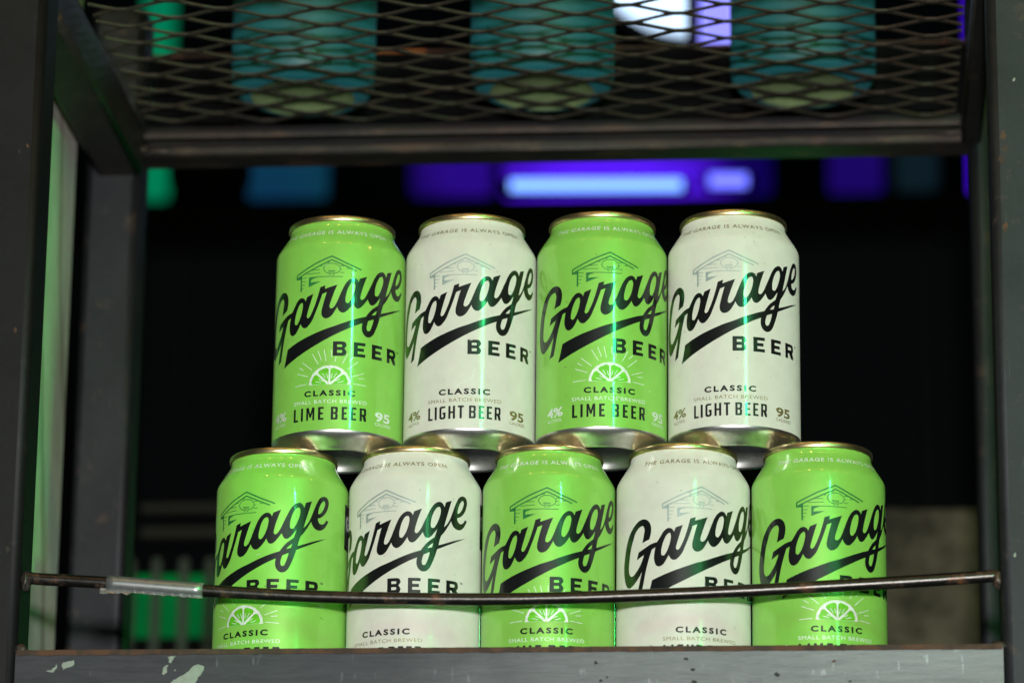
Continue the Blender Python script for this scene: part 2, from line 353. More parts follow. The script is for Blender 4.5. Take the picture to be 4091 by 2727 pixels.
def smooth_closed(pts, step=.45):
    """closed outline through points (x, y, corner) by Hermite pieces"""
    n = len(pts); out = []
    P = [Vector(p[:2]) for p in pts]
    for i in range(n):
        a, b = P[i], P[(i + 1) % n]
        L = (b - a).length
        if L < 1e-6: continue
        def tan(k):
            p, q, r = P[(k - 1) % n], P[k % n], P[(k + 1) % n]
            l1, l2 = (q - p).length or 1e-6, (r - q).length or 1e-6
            v = ((q - p) / l1 * l2 + (r - q) / l2 * l1)
            return v.normalized() if v.length > 1e-9 else (r - p).normalized()
        ta = (b - a).normalized() if pts[i][2] else tan(i)
        tb = (b - a).normalized() if pts[(i + 1) % n][2] else tan(i + 1)
        if pts[i][2] and not pts[(i + 1) % n][2]:
            ta = (2 * (b - a).normalized() - tb).normalized()
        if pts[(i + 1) % n][2] and not pts[i][2]:
            tb = (2 * (b - a).normalized() - ta).normalized()
        k = max(1, min(10, int(L / step)))
        for j in range(k):
            u = j / k
            h = (2 * u**3 - 3 * u**2 + 1) * a + (u**3 - 2 * u**2 + u) * L * ta + (-2 * u**3 + 3 * u**2) * b + (u**3 - u**2) * L * tb
            out.append((h.x, h.y))
    return out

def fill(bm, contours):
    polys = [[Vector((x, y, 0)) for x, y in c] for c in contours]
    flat = [v for p in polys for v in p]
    vs = [bm.verts.new(v) for v in flat]
    for tri in tessellate_polygon(polys):
        try: bm.faces.new([vs[i] for i in tri])
        except ValueError: pass

def stroke(pts, w):
    """outline polygon of a mitred open stroke"""
    P = [Vector(p) for p in pts]; L, Rr = [], []
    for i, p in enumerate(P):
        d1 = (P[i] - P[i - 1]).normalized() if i else None
        d2 = (P[i + 1] - P[i]).normalized() if i < len(P) - 1 else None
        d = ((d1 or d2) + (d2 or d1)).normalized(); nn = Vector((-d.y, d.x))
        k = 1.0
        if d1 and d2: k = 1 / max(.4, nn.dot(Vector((-d1.y, d1.x))))
        L.append(tuple(p + nn * w / 2 * k)); Rr.append(tuple(p - nn * w / 2 * k))
    return L + Rr[::-1]

def wrap(name, bm, off=.07, zcut=False):
    """slice flat artwork (mm) finely and bend it round the can"""
    bmesh.ops.remove_doubles(bm, verts=bm.verts, dist=1e-5)
    bmesh.ops.triangulate(bm, faces=bm.faces)
    xs = [v.co.x for v in bm.verts]; step = R0 * math.radians(2.5)
    for k in range(int(math.floor(min(xs) / step)), int(math.ceil(max(xs) / step)) + 1):
        bmesh.ops.bisect_plane(bm, geom=bm.verts[:] + bm.edges[:] + bm.faces[:], plane_co=(k * step, 0, 0), plane_no=(1, 0, 0), dist=1e-6)
    if zcut:
        for z, r in SHOULDER + [(113, 0), (110.5, 0)]:
            bmesh.ops.bisect_plane(bm, geom=bm.verts[:] + bm.edges[:] + bm.faces[:], plane_co=(0, z, 0), plane_no=(0, 1, 0), dist=1e-6)
    for v in bm.verts:
        s, z = v.co.x, v.co.y; th = s / R0; r = can_r(z) + off
        v.co = Vector((r * math.sin(th), -r * math.cos(th), z)) * MM
    me = bpy.data.meshes.new(name); bm.to_mesh(me); bm.free()
    # normals outward
    for p in me.polygons:
        if p.normal.x * p.center.x + p.normal.y * p.center.y < 0: p.flip()
    for p in me.polygons: p.use_smooth = False
    return me

def text_bm(bm, s, s0, s1, z0, z1, bold=0.0, spacing=1.0):
    """built-in letterforms stretched to fill the given box"""
    cu = bpy.data.curves.new('t', 'FONT'); cu.body = s; cu.size = 1; cu.offset = bold; cu.space_character = spacing
    cu.fill_mode = 'FRONT'; cu.resolution_u = 3
    o = bpy.data.objects.new('t', cu); col.objects.link(o)
    bpy.context.view_layer.update()
    me = bpy.data.meshes.new_from_object(o.evaluated_get(bpy.context.evaluated_depsgraph_get()))
    xs = [v.co.x for v in me.vertices]; ys = [v.co.y for v in me.vertices]
    x0, x1, y0, y1 = min(xs), max(xs), min(ys), max(ys)
    base = len(bm.verts)
    vs = [bm.verts.new((s0 + (v.co.x - x0) / (x1 - x0) * (s1 - s0), z0 + (v.co.y - y0) / (y1 - y0) * (z1 - z0), 0)) for v in me.vertices]
    for p in me.polygons:
        try: bm.faces.new([vs[i] for i in p.vertices])
        except ValueError: pass
    bpy.data.objects.remove(o); bpy.data.curves.remove(cu); bpy.data.meshes.remove(me)

def glyph(ch, x, z, w, h, tv, th, ch_=.0):
    """square-shouldered block letters: outline + holes, in mm"""
    c = ch_ or min(tv, th) * .55
    k = min(c * .6, .28)
    def rr(x0, z0, x1, z1, r, corners=(1, 1, 1, 1)):
        q = []
        for (cx, cz, dx, dz), on in zip(((x0, z0, 1, 1), (x1, z0, -1, 1), (x1, z1, -1, -1), (x0, z1, 1, -1)), corners):
            if on:
                a = [(cx, cz + dz * r), (cx + dx * r * .3, cz + dz * r * .3), (cx + dx * r, cz)]
                if (cx == x1) == (cz == z0) : a = a[::-1]
                q += a
            else: q.append((cx, cz))
        return q
    if ch == 'I': C = [[(0, 0), (w, 0), (w, h), (0, h)]]
    elif ch == 'L': C = [[(0, 0), (w, 0), (w, th), (tv, th), (tv, h), (0, h)]]
    elif ch == 'T': C = [[(0, h), (0, h - th), (w / 2 - tv / 2, h - th), (w / 2 - tv / 2, 0), (w / 2 + tv / 2, 0), (w / 2 + tv / 2, h - th), (w, h - th), (w, h)]]
    elif ch == 'H':
        m_ = h / 2
        C = [[(0, 0), (tv, 0), (tv, m_ - th / 2), (w - tv, m_ - th / 2), (w - tv, 0), (w, 0), (w, h), (w - tv, h), (w - tv, m_ + th / 2), (tv, m_ + th / 2), (tv, h), (0, h)]]
    elif ch == 'E':
        m_ = h / 2; e = w * .88
        C = [[(0, 0), (w, 0), (w, th), (tv, th), (tv, m_ - th / 2), (e, m_ - th / 2), (e, m_ + th / 2), (tv, m_ + th / 2), (tv, h - th), (w, h - th), (w, h), (0, h)]]
    elif ch == 'M':
        C = [[(0, 0), (tv * .85, 0), (tv * .85, h * .62), (w / 2 - tv * .35, h * .22), (w / 2 + tv * .35, h * .22), (w - tv * .85, h * .62), (w - tv * .85, 0), (w, 0), (w, h), (w - tv * 1.0, h), (w / 2, h * .50), (tv * 1.0, h), (0, h)]]
    elif ch == 'G':
        C = [[(c, 0), (w - c, 0), (w, c), (w, h * .52), (w * .52, h * .52), (w * .52, h * .52 - th), (w - tv, h * .52 - th), (w - tv, th + k), (w - tv - k, th), (tv + k, th), (tv, th + k), (tv, h - th - k), (tv + k, h - th), (w - k, h - th), (w, h), (c, h), (0, h - c), (0, c)]]
    elif ch == 'B':
        m_ = h * .51
        C = [[(0, 0), (w - c, 0), (w - c * .25, c * .3), (w, c), (w, m_ - c * .8), (w - c * .6, m_), (w, m_ + c * .8), (w, h - c), (w - c * .3, h - c * .25), (w - c, h), (0, h)],
             [(tv, th), (w - tv - k, th), (w - tv, th + k), (w - tv, m_ - th / 2 - k), (w - tv - k, m_ - th / 2), (tv, m_ - th / 2)],
             [(tv, m_ + th / 2), (w - tv - k, m_ + th / 2), (w - tv, m_ + th / 2 + k), (w - tv, h - th - k), (w - tv - k, h - th), (tv, h - th)]]
    elif ch == 'R':
        m_ = h * .40
        C = [[(0, 0), (tv, 0), (tv, m_ - th * .2), (w * .42, m_ - th * .2), (w - tv * .95, 0), (w + tv * .12, 0), (w - tv * .15, m_ * .75), (w - c * .6, m_), (w, m_ + c * .8), (w, h - c), (w - c * .3, h - c * .25), (w - c, h), (0, h)],
             [(tv, m_ + th * .85), (w - tv - k, m_ + th * .85), (w - tv, m_ + th * .85 + k), (w - tv, h - th - k), (w - tv - k, h - th), (tv, h - th)]]
    return [[(x + a, z + b) for a, b in q] for q in C]

def word_bm(cells, z0, z1, tv, th, ch_=0):
    bm = bmesh.new()
    for ch, a, b in cells:
        if ch == 'I': fill(bm, glyph('I', a, z0, b - a, z1 - z0, tv, th))
        else: fill(bm, glyph(ch, a, z0, b - a, z1 - z0, tv, th, ch_))
    return bm

def art(name, bm, off=.07, zcut=False): return wrap(name, bm, off, zcut)

bm = bmesh.new(); fill(bm, [smooth_closed(WORD)] + [smooth_closed(q) for q in HOLES])
A_word = art('script_wordmark', bm)
bm = word_bm([('B', 1.42, 8.2), ('E', 11.85, 18.0), ('E', 21.6, 27.8), ('R', 31.2, 38.2)], 46.05, 53.6, 2.15, 1.62, 1.7)
A_block = art('block_lettering', bm)
bm = bmesh.new(); text_bm(bm, 'TM', 39.2, 41.1, 52.7, 53.7, .02, 1.0)
A_tm = art('small_mark', bm)
bm = bmesh.new(); text_bm(bm, 'CLASSIC', -13.1, 13.1, 25.35, 28.4, .045, 1.4)
A_classic = art('heading_lettering', bm)
A_lime = art('variety_lettering', word_bm([('L', -19.15, -16.4), ('I', -14.7, -13.5), ('M', -11.6, -7.2), ('E', -5.3, -2.45), ('B', 1.15, 4.65), ('E', 6.55, 9.3), ('E', 11.05, 13.95), ('R', 15.7, 19.2)], 13.1, 19.75, 1.22, 1.0, .75))
A_light = art('variety_lettering', word_bm([('L', -19.1, -16.4), ('I', -15.2, -14.0), ('G', -12.55, -9.2), ('H', -7.75, -4.3), ('T', -2.95, .05), ('B', 2.65, 6.0), ('E', 7.5, 10.2), ('E', 11.55, 14.3), ('R', 15.65, 18.9)], 13.0, 19.6, 1.12, .95, .75))
bm = bmesh.new()
text_bm(bm, 'SMALL BATCH BREWED', -19.3, 19.3, 21.65, 23.5, 0, 1.12)
text_bm(bm, '4%', -35.4, -24.5, 15.1, 19.9, .022, .98)
text_bm(bm, 'ALC/VOL', -35.1, -25.1, 12.6, 14.2, .004, 1.02)
text_bm(bm, '95', 24.3, 34.3, 14.3, 19.2, .03, 1.0)
text_bm(bm, 'CALORIES', 24.2, 35.0, 12.1, 13.7, .006, 1.04)
A_small = art('small_lettering', bm)
bm = bmesh.new(); text_bm(bm, 'THE GARAGE IS ALWAYS OPEN', -32.6, 32.6, 111.0, 113.3, .016, 1.18)
A_neck = art('neck_lettering', bm, .09, True)
bm = bmesh.new()
for wd, q in HOUSE: fill(bm, [stroke(q, wd * 1.45)])
A_house = art('garage_emblem', bm, .06)
bm = bmesh.new(); fill(bm, [PANEL]); fill(bm, [EAVE])
A_panel = art('emblem_shading', bm, .05)
# lime slice
def sector(a0, a1, r0, r1, cx=.05, cz=31.3, sx=1.0, sz=.92, inset=0):
    q = []
    n = 10
    for k in range(n + 1):
        a = math.radians(a0 + (a1 - a0) * k / n); q.append((cx + r1 * math.cos(a) * sx, cz + r1 * math.sin(a) * sz))
    if r0 > 0:
        for k in range(n, -1, -1):
            a = math.radians(a0 + (a1 - a0) * k / n); q.append((cx + r0 * math.cos(a) * sx, cz + r0 * math.sin(a) * sz))
    else: q.append((cx, cz))
    return q
bm = bmesh.new(); fill(bm, [sector(0, 180, 0, 10.75)[:-1]])
A_slice = art('slice_rind', bm, .05)
wedges = []; pips = bmesh.new()
for a0, a1 in ((1, 41), (47.5, 87.3), (92.7, 132.5), (139, 179)):
    mid = math.radians((a0 + a1) / 2)
    pts = []
    edge = 9.3
    a_l, a_r = math.radians(a0), math.radians(a1)
    cx, cz = .05, 31.3
    low = 1.25 if 45 < (a0 + a1) / 2 < 135 else 1.0
    p0 = (cx + low * math.cos(mid), cz + low * math.sin(mid) * .92 + (.0 if low > 1.1 else -.75))
    def P_(a, r): return (cx + r * math.cos(a), cz + r * math.sin(a) * .92)
    da = math.radians(6)
    q = [(p0[0], p0[1], 1), (*P_(a_l, edge - 1.2), 1), (*P_(a_l + da * .3, edge - .45), 0), (*P_(a_l + da, edge), 0), (*P_(mid, edge), 0), (*P_(a_r - da, edge), 0), (*P_(a_r - da * .3, edge - .45), 0), (*P_(a_r, edge - 1.2), 1)]
    if (a0 + a1) / 2 < 45: q[0] = (cx + 1.2, cz + .02, 1); q[1] = (*P_(a_l, edge - .5), 1)
    if (a0 + a1) / 2 > 135: q[0] = (cx - 1.2, cz + .02, 1); q[-1] = (*P_(a_r, edge - .5), 1)
    b2 = bmesh.new(); fill(b2, [smooth_closed(q)]); wedges.append(art('lime_wedge', b2, .075))
    for dd, r0, r1 in ((-7, 4.2, 7.2), (9, 3.4, 6.2)) if a1 < 95 else ((7, 4.2, 7.2), (-9, 3.4, 6.2)):
        a = mid + math.radians(dd); fill(pips, [stroke([P_(a, r0), P_(a, r1)], .32)])
A_pips = art('pulp_marks', pips, .1)
bm = bmesh.new()
for a, b in (((-18.77, 31.6), (-12.11, 32.0)), ((-17.56, 38.1), (-11.25, 35.85)), ((-16.5, 41.07), (-13.92, 39.59)), ((-14.45, 43.44), (-9.09, 39.15)), ((-9.14, 47.47), (-5.81, 41.89)), ((-6.13, 48.88), (-4.26, 43.82)), ((-3.0, 49.33), (-1.83, 43.41)), ((.9, 45.5), (.8, 49.2)), ((2.7, 43.0), (3.1, 45.6)), ((6.33, 42.12), (9.22, 47.49)), ((9.85, 43.55), (11.92, 45.61)), ((9.08, 39.15), (14.24, 43.49)), ((11.3, 35.57), (17.58, 37.81)), ((14.6, 34.85), (17.76, 35.11)), ((11.95, 32.0), (18.51, 31.44))):
    fill(bm, [stroke([a, b], .31)])
A_rays = art('ray_lines', bm, .045)
bm = bmesh.new(); fill(bm, [[(59.0, 74.5), (86, 74.5), (86, 97.5), (59.0, 97.5)]])
A_box = art('black_side_panel', bm, .05)
bm = bmesh.new(); text_bm(bm, 'G', 61.0, 66.5, 84.5, 92.5, .05)
A_boxg = art('side_panel_letter', bm, .08)

# ------------------------------------------------------------------ cans
PROF_BODY = [(33.1, 8.0), (33.1, 8.6), (33.1, 30), (33.1, 60), (33.1, 90)] + [(r, z) for z, r in SHOULDER] + [(26.2, 119.5)]
PROF_BASE = [(33.0, 8.6), (32.95, 7.8), (32.5, 6.7), (31.2, 5.2), (28.6, 3.3), (26.4, 1.9), (25.2, .9), (24.6, .2), (23.8, 0), (23.0, .25), (22.4, 1.2), (22.0, 3.0), (20.5, 5.4), (15, 8.6), (8, 10.4), (0, 10.9)]
PROF_LID = [(26.2, 119.0), (26.9, 119.15), (27.15, 119.6), (27.2, 120.8), (27.0, 121.7), (26.5, 122.15), (26.0, 122.0), (25.6, 121.2), (25.0, 116.6), (24.4, 115.6), (23.6, 115.6), (23.0, 116.9), (20, 117.2), (0, 117.2)]
protos = {}
def make_can(kind):
    root = empty('beer_can')
    paint_m = LIME if kind == 'lime' else CREAM
    fine = SILVERINK if kind == 'lime' else GOLDINK
    lathe('can_body', PROF_BODY, paint_m, root)
    lathe('can_base', PROF_BASE, CHROME, root)
    lathe('can_lid', PROF_LID, GOLD, root, 96)
    tb = bmesh.new()
    r_ = bmesh.ops.create_circle(tb, cap_ends=False, segments=20, radius=8 * MM)
    bmesh.ops.scale(tb, vec=(1.0, 1.45, 1), verts=tb.verts)
    e = bmesh.ops.extrude_edge_only(tb, edges=tb.edges[:]); nv = [v for v in e['geom'] if isinstance(v, bmesh.types.BMVert)]
    bmesh.ops.scale(tb, vec=(.55, .6, 1), verts=nv)
    fs = tb.faces[:]; ex = bmesh.ops.extrude_face_region(tb, geom=fs)
    bmesh.ops.translate(tb, vec=(0, 0, 1.0 * MM), verts=[v for v in ex['geom'] if isinstance(v, bmesh.types.BMVert)])
    bmesh.ops.translate(tb, vec=(0, -2 * MM, 117.6 * MM), verts=tb.verts)
    from_bm('pull_tab', tb, GOLD, root)
    def dec(me, mat, name=None):
        mm = me if not me.materials else me.copy()
        if mm is not me: mm.materials.clear()
        return link(name or me.name.split('.')[0], mm, mat, root)
    dec(A_word, BLACK); dec(A_block, BLACK); dec(A_tm, BLACK); dec(A_classic, BLACK)
    dec(A_lime if kind == 'lime' else A_light, BLACK)
    dec(A_small, fine); dec(A_neck, fine)
    em = dec(A_house, GREENINK if kind == 'lime' else GREYINK)
    sh = dec(A_panel, GREENINK if kind == 'lime' else GREYINK); sh.parent = em
    bx = dec(A_box, BLACK); bg = dec(A_boxg, SILVERINK); bg.parent = bx
    if kind == 'lime':
        sl = dec(A_slice, SILVERINK)
        for wdg in wedges: dec(wdg, WEDGE).parent = sl
        dec(A_pips, SILVERINK).parent = sl
        dec(A_rays, SILVERINK)
    return root
def copy_tree(o, parent=None):
    c = o.copy(); col.objects.link(c)
    if parent: c.parent = parent
    for ch in list(o.children): copy_tree(ch, c)
    return c
protos['lime'] = make_can('lime'); protos['cream'] = make_can('cream')
used = set()
def place_can(kind, x, y, z, deg, label, group):
    if kind in used: o = copy_tree(protos[kind])
    else: o = protos[kind]; used.add(kind)
    o.location = Vector((x, y, z)) * MM; o.rotation_euler = (0, 0, math.radians(deg))
    tag(o, label, 'beer can', group)
    return o
GU, GL = 'cans in the upper row of the stack', 'cans in the lower row standing on the shelf'
HZ = 122.25
SCUFF = plain('scuff', (0.05, 0.05, 0.045), 0, .7)
def scuffs(o, seed, pts):
    for k, (s_, z_) in enumerate(pts):
        rnd = random.Random(seed * 31 + k); L = rnd.uniform(.8, 2.2); a = rnd.uniform(-.9, .9)
        q = [(s_, z_), (s_ + L * .5, z_ + L * .5 * math.sin(a) + .15), (s_ + L, z_ + L * math.sin(a))]
        bm = bmesh.new(); fill(bm, [stroke(q, rnd.uniform(.10, .2))])
        link('scuff', wrap('scuff', bm, .1), SCUFF if k % 3 else SILVERINK, o)
CANS = []
_pc = place_can
def place_can(*a):
    o = _pc(*a); CANS.append(o); return o
place_can('lime', -107.68, 4.58, HZ, -0.7, 'lime green beer can at the left end of the upper row', GU)
cream_u = place_can('cream', -40.98, 4.58, HZ, 0.6, 'cream can in the upper row with a thin crease above its CLASSIC lettering', GU)
place_can('lime', 25.71, 4.58, HZ, 10.6, 'lime green beer can in the upper row standing between the two cream cans', GU)
place_can('cream', 92.40, 4.58, HZ, -2.3, 'cream light beer can at the right end of the upper row', GU)
place_can('lime', -133.81, 0, 0, -24.2, 'lime green beer can at the left end of the lower row, its lettering turned left', GL)
place_can('cream', -66.91, 0, 0, -19.4, 'cream beer can in the lower row turned left, standing second from the left end', GL)
place_can('lime', 0, 0, 0, 2.8, 'lime green beer can in the middle of the lower row between two cream cans', GL)
place_can('cream', 66.91, 0, 0, 18.1, 'cream beer can in the lower row turned right, beside the right end can', GL)
place_can('lime', 133.81, 0, 0, 15.2, 'lime green beer can at the right end of the lower row, turned right', GL)
for i, o in enumerate(CANS):
    rnd = random.Random(i + 40)
    dth = -o.rotation_euler.z * R0
    scuffs(o, i, [(dth + rnd.uniform(-38, 36), rnd.uniform(22, 103)) for _ in range(4)])
# crease on the second upper can
def crease(pts, parent):
    bm = bmesh.new(); fill(bm, [stroke(pts, .2)]); me = wrap('crease', bm, .05)
    return link('crease', me, SILVERINK, parent)
crease([(-5.2, 28.0), (-1.5, 31.4), (3.6, 33.3), (4.0, 34.2), (5.2, 38.5)], cream_u)

# ------------------------------------------------------------------ rack
rack = empty('metal_rack', (0, 0, -.02))
tag(rack, 'dark welded steel rack with mesh shelves and a thin sagging guard rod across its front', 'shelf rack')
rack.location = (0, 0, 0)
XL, XR = -253.0, 220.3
def taper_bar(*a, **k): return bar(*a, **k)
bar('post', 'z', -120, 460, XL - 32, XL, -60, -28, 4.5, STEELL, rack)
bar('post', 'z', -120, 460, XR, XR + 32, -60, -28, 4.5, STEEL, rack)
bar('post', 'z', -120, 460, -289.5, -257.2, 235, 267, 4.5, STEEL, rack)
bar('post', 'z', -120, 460, 222, 254, 235, 267, 4.5, STEEL, rack)
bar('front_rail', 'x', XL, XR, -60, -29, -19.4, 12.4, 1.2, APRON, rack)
bar('front_rail', 'x', XL, XR, -60, -38, 371, 383, 2, STEEL, rack)
bar('side_rail', 'y', -34, 235, -283, -256, 357, 388, 3.5, STEELDARK, rack)
bar('side_rail', 'y', -28, 235, 217, 228.5, 368, 384, 1.5, STEELDARK, rack)
bar('side_rail', 'y', -28, 235, -282, -256, -30, -4, 3.5, STEELDARK, rack)
bar('side_rail', 'y', -28, 235, 223, 249, -30, -4, 3.5, STEELDARK, rack)
bar('rear_rail', 'x', -257, 222, 236, 259, -17, -11, 1.2, STEELDARK, rack)
bar('rear_rail', 'x', -257, 222, 236, 259, 368.6, 374.6, 1.2, RAILM, rack)
box('rail_web', -257, 222, 252, 258.5, 374.7, 392, STEELL, rack, .5)
box('mesh_border', -256, 217, 236, 241, 379.8, 383.2, RAILM, rack, .6)
# rust along the front rail's top corner
def ragged_strip(name, x0, x1, y, z0, z1, mat, parent):
    bm = bmesh.new(); n = 240; fr, bk = [], []
    for i in range(n + 1):
        x = x0 + (x1 - x0) * i / n
        lo = z0 + .35 * noise.noise(Vector((x * .12, 3, 0))) + .25 * noise.noise(Vector((x * .7, 8, 0)))
        hi = z1 + .12 * noise.noise(Vector((x * .25, 5, 1)))
        fr.append((bm.verts.new(Vector((x, y, lo)) * MM), bm.verts.new(Vector((x, y, hi)) * MM)))
        bk.append((bm.verts.new(Vector((x, y + 1.5, lo)) * MM), bm.verts.new(Vector((x, y + 1.5, hi)) * MM)))
    for i in range(n):
        bm.faces.new((fr[i][0], fr[i + 1][0], fr[i + 1][1], fr[i][1]))
        bm.faces.new((bk[i][0], bk[i][1], bk[i + 1][1], bk[i + 1][0]))
        bm.faces.new((fr[i][1], fr[i + 1][1], bk[i + 1][1], bk[i][1]))
        bm.faces.new((fr[i][0], bk[i][0], bk[i + 1][0], fr[i + 1][0]))
    return from_bm(name, bm, mat, parent)
tag(ragged_strip('rusty_edge', XL + .5, XR - .5, -60.6, 10.3, 12.9, RUST, rack), 'brown rusted top edge of the front rail')

# guard rod: sags in the middle
def onY(x, y, Y):
    d = CF * FPX + CR * (x - 2045.5) - CU * (y - 1363.5)
    return (CPOS + d * ((Y * MM - CPOS.y) / d.y)) / MM
ROD = [(110, 2305), (150, 2311), (400, 2325), (812, 2357), (1200, 2379), (1650, 2390), (2045, 2391), (2440, 2381), (3000, 2357), (3640, 2321), (3985, 2298)]
rp = [onY(x, y, -54) for x, y in ROD]
dense = []
for i in range(len(rp) - 1):
    a, b = rp[i], rp[i + 1]; p = rp[max(0, i - 1)]; q = rp[min(len(rp) - 1, i + 2)]
    k = max(2, int((b - a).length / 4))
    for j in range(k):
        u = j / k
        dense.append(.5 * ((2 * a) + (b - p) * u + (2 * p - 5 * a + 4 * b - q) * u * u + (3 * a - p - 3 * b + q) * u ** 3))
dense.append(rp[-1])
tube('guard_rod', dense, 3.05, RODM, rack, 16, .02)
ta, tb_ = onY(413, 2326, -54).x, onY(812, 2357, -54).x
tp = [p for p in dense if ta <= p.x <= tb_]
tape = tube('tape_wrap', tp, 3.75, TAPE, rack, 20, .03)
tag(tape, 'silver tape wrapped round the left part of the rod with a torn edge hanging below')
bm = bmesh.new(); prev = None
for i in range(61):
    u = i / 60; x = ta - 1.2 + (tb_ - ta + 1) * u
    k = min(range(len(dense)), key=lambda j: abs(dense[j].x - x)); z = dense[k].z - 3.0
    dep = 1.2 + .9 * abs(noise.noise(Vector((u * 9, 2, 0)))) + (1.9 if u < .28 else 0) * (1 - u / .28 if u < .28 else 0) + .4 * noise.noise(Vector((u * 60, 1, 0)))
    dep += 1.2 * max(0, 1 - abs(u - .26) / .05)
    vs = [bm.verts.new(Vector((x, -55.5 + .35 * noise.noise(Vector((u * 14, j, 4))) - j * .25, z - dep * j / 3)) * MM) for j in range(4)]
    if prev:
        for j in range(3): bm.faces.new((prev[j], vs[j], vs[j + 1], prev[j + 1]))
    prev = vs
fl = from_bm('torn_tape_edge', bm, TAPE, tape)
sm = fl.modifiers.new('t', 'SOLIDIFY'); sm.thickness = .0002

def blob(name, x, y, z, rx, ry, rz, mat, parent, seed=0, amp=.25):
    bm = bmesh.new(); bmesh.ops.create_icosphere(bm, subdivisions=3, radius=1)
    for v in bm.verts:
        k = 1 + amp * noise.noise(v.co * 2.1 + Vector((seed, 0, 0)))
        v.co = Vector((x + v.co.x * rx * k, y + v.co.y * ry * k, z + v.co.z * rz * k)) * MM
    return from_bm(name, bm, mat, parent, smooth=True)
blob('weld_bead', XL + 2.2, -54, dense[0].z - 2.0, 2.6, 4, 5.4, WELD, rack, 1)
blob('weld_bead', XR - 1.5, -54, dense[-1].z - 2.2, 2.4, 4, 4.6, WELD, rack, 2)
blob('weld_bead', XL + 1.5, -57, 13.2, 3.5, 2, 3.6, WELD, rack, 3)
blob('weld_bead', XR - 1.5, -57, 12.6, 4.5, 3, 2.6, WELD, rack, 4)
blob('weld_bead', -258, 234, 372, 6, 3, 3.0, WELD, rack, 5)
blob('weld_bead', 212, 235.5, 374.5, 8, 2, 1.8, WELD, rack, 6)
blob('weld_bead', -247, 235.5, 371.5, 7, 2, 2.2, WELD, rack, 7)

# expanded metal: each strand is one part
P_, QY, TH = 54.1, 25.15, 2.1
def strand_mesh(name, ph, x0, x1):
    """a strand zigzagging between the bonds, tilted like sheared sheet"""
    bm = bmesh.new(); pts = []
    k0 = int(x0 // (P_ / 2)) - 1; k1 = int(x1 // (P_ / 2)) + 2
    amp = 5.35; bl = 3.0
    for k in range(k0, k1):
        xc = k * P_ / 2; s = 1 if (k + ph) % 2 else -1
        pts += [(xc - bl, s * amp), (xc + bl, s * amp)]
    out = []
    for (xa, ya), (xb, yb) in zip(pts, pts[1:]):
        m_ = 3 if abs(yb - ya) > 1 else 1
        for j in range(m_): out.append((xa + (xb - xa) * j / m_, ya + (yb - ya) * j / m_))
    out = [q for q in out if x0 <= q[0] <= x1]
    rings = []
    for i, (x, y) in enumerate(out):
        tz = -(y / amp) * 0.35                                   # one bond edge up, the other down
        jit = .25 * noise.noise(Vector((x * .2, ph * 7.0, 0)))
        wy = 1.25 if abs(abs(y) - amp) < .1 else .8
        prof = [(-wy, -.2), (wy, -.6), (wy, .25), (-wy, .7)]
        rings.append([bm.verts.new(Vector((x, y + a + jit, tz + b)) * MM) for a, b in prof])
    for a, b in zip(rings, rings[1:]):
        for k in range(4): bm.faces.new((a[k], a[(k + 1) % 4], b[(k + 1) % 4], b[k]))
    bm.faces.new(rings[0]); bm.faces.new(rings[-1][::-1])
    bmesh.ops.recalc_face_normals(bm, faces=bm.faces)
    me = bpy.data.meshes.new(name); bm.to_mesh(me); bm.free(); return me
X0N = -100.3
for z, y_lo, y_hi in ((386.0, -30, 236), (-2.6, -26, 236)):
    sm_ = [strand_mesh('mesh_strand', ph, XL - 2.5 - X0N, 219 - X0N) for ph in (0, 1)]
    j = 0
    y = 52.8 - 12.58 * 6 - 6.3
    while y < y_hi - 4:
        o = link('mesh_strand', sm_[j % 2], MESHM, rack, Vector((X0N, y, z)) * MM)
        o.rotation_euler = (0, 0, .028)
        y += 12.58; j += 1

# pale residue and pits on the front rail
def flake(name, px, mat, parent, y=-60.0, t=.35, seed=0):
    bm = bmesh.new()
    P3 = [onY(a, b, y) for a, b in px]
    q = []
    n = len(P3)
    for i in range(n):
        a, b = P3[i], P3[(i + 1) % n]
        k = max(2, int((b - a).length / .8))
        for j in range(k):
            p = a.lerp(b, j / k); d = noise.noise_vector(Vector((p.x * .9 + seed, p.z * .9, seed))) * .45
            q.append((p.x + d.x, p.z + d.z))
    polys = [[Vector((a, b, 0)) for a, b in q]]
    f_ = [bm.verts.new(Vector((a, y - t, b)) * MM) for a, b in q]
    r_ = [bm.verts.new(Vector((a, y + .3, b)) * MM) for a, b in q]
    for tri in tessellate_polygon(polys): bm.faces.new([f_[i] for i in tri])
    for i in range(len(q)): bm.faces.new((f_[i], f_[(i + 1) % len(q)], r_[(i + 1) % len(q)], r_[i]))
    return from_bm(name, bm, mat, parent)
c5 = lambda pts: [(100 + a / 1.681, 2500 + b / 1.681) for a, b in pts]
flake('residue_patch', c5([(960, 395), (1000, 360), (1060, 330), (1105, 295), (1130, 265), (1165, 255), (1205, 265), (1195, 305), (1165, 340), (1140, 395)]), RESIDUE, rack)
flake('residue_patch', c5([(958, 205), (1012, 200), (995, 220), (978, 248), (965, 240), (972, 225)]), RESIDUE, rack, seed=3)
flake('residue_patch', c5([(920, 318), (925, 285), (945, 265), (960, 262), (952, 285), (955, 305), (935, 322)]), RESIDUE, rack, seed=5)
flake('residue_patch', c5([(247, 262), (262, 240), (300, 235), (330, 230), (332, 262), (300, 272), (255, 294)]), RESIDUE, rack, seed=7)
flake('residue_patch', c5([(138, 298), (175, 296), (200, 275), (212, 255), (215, 272), (195, 305), (180, 313)]), RESIDUE, rack, seed=9)
flake('residue_patch', c5([(1002, 290), (1012, 288), (1010, 300)]), RESIDUE, rack, seed=2)
flake('residue_patch', c5([(780, 180), (800, 178), (796, 188)]), RESIDUE, rack, seed=4)
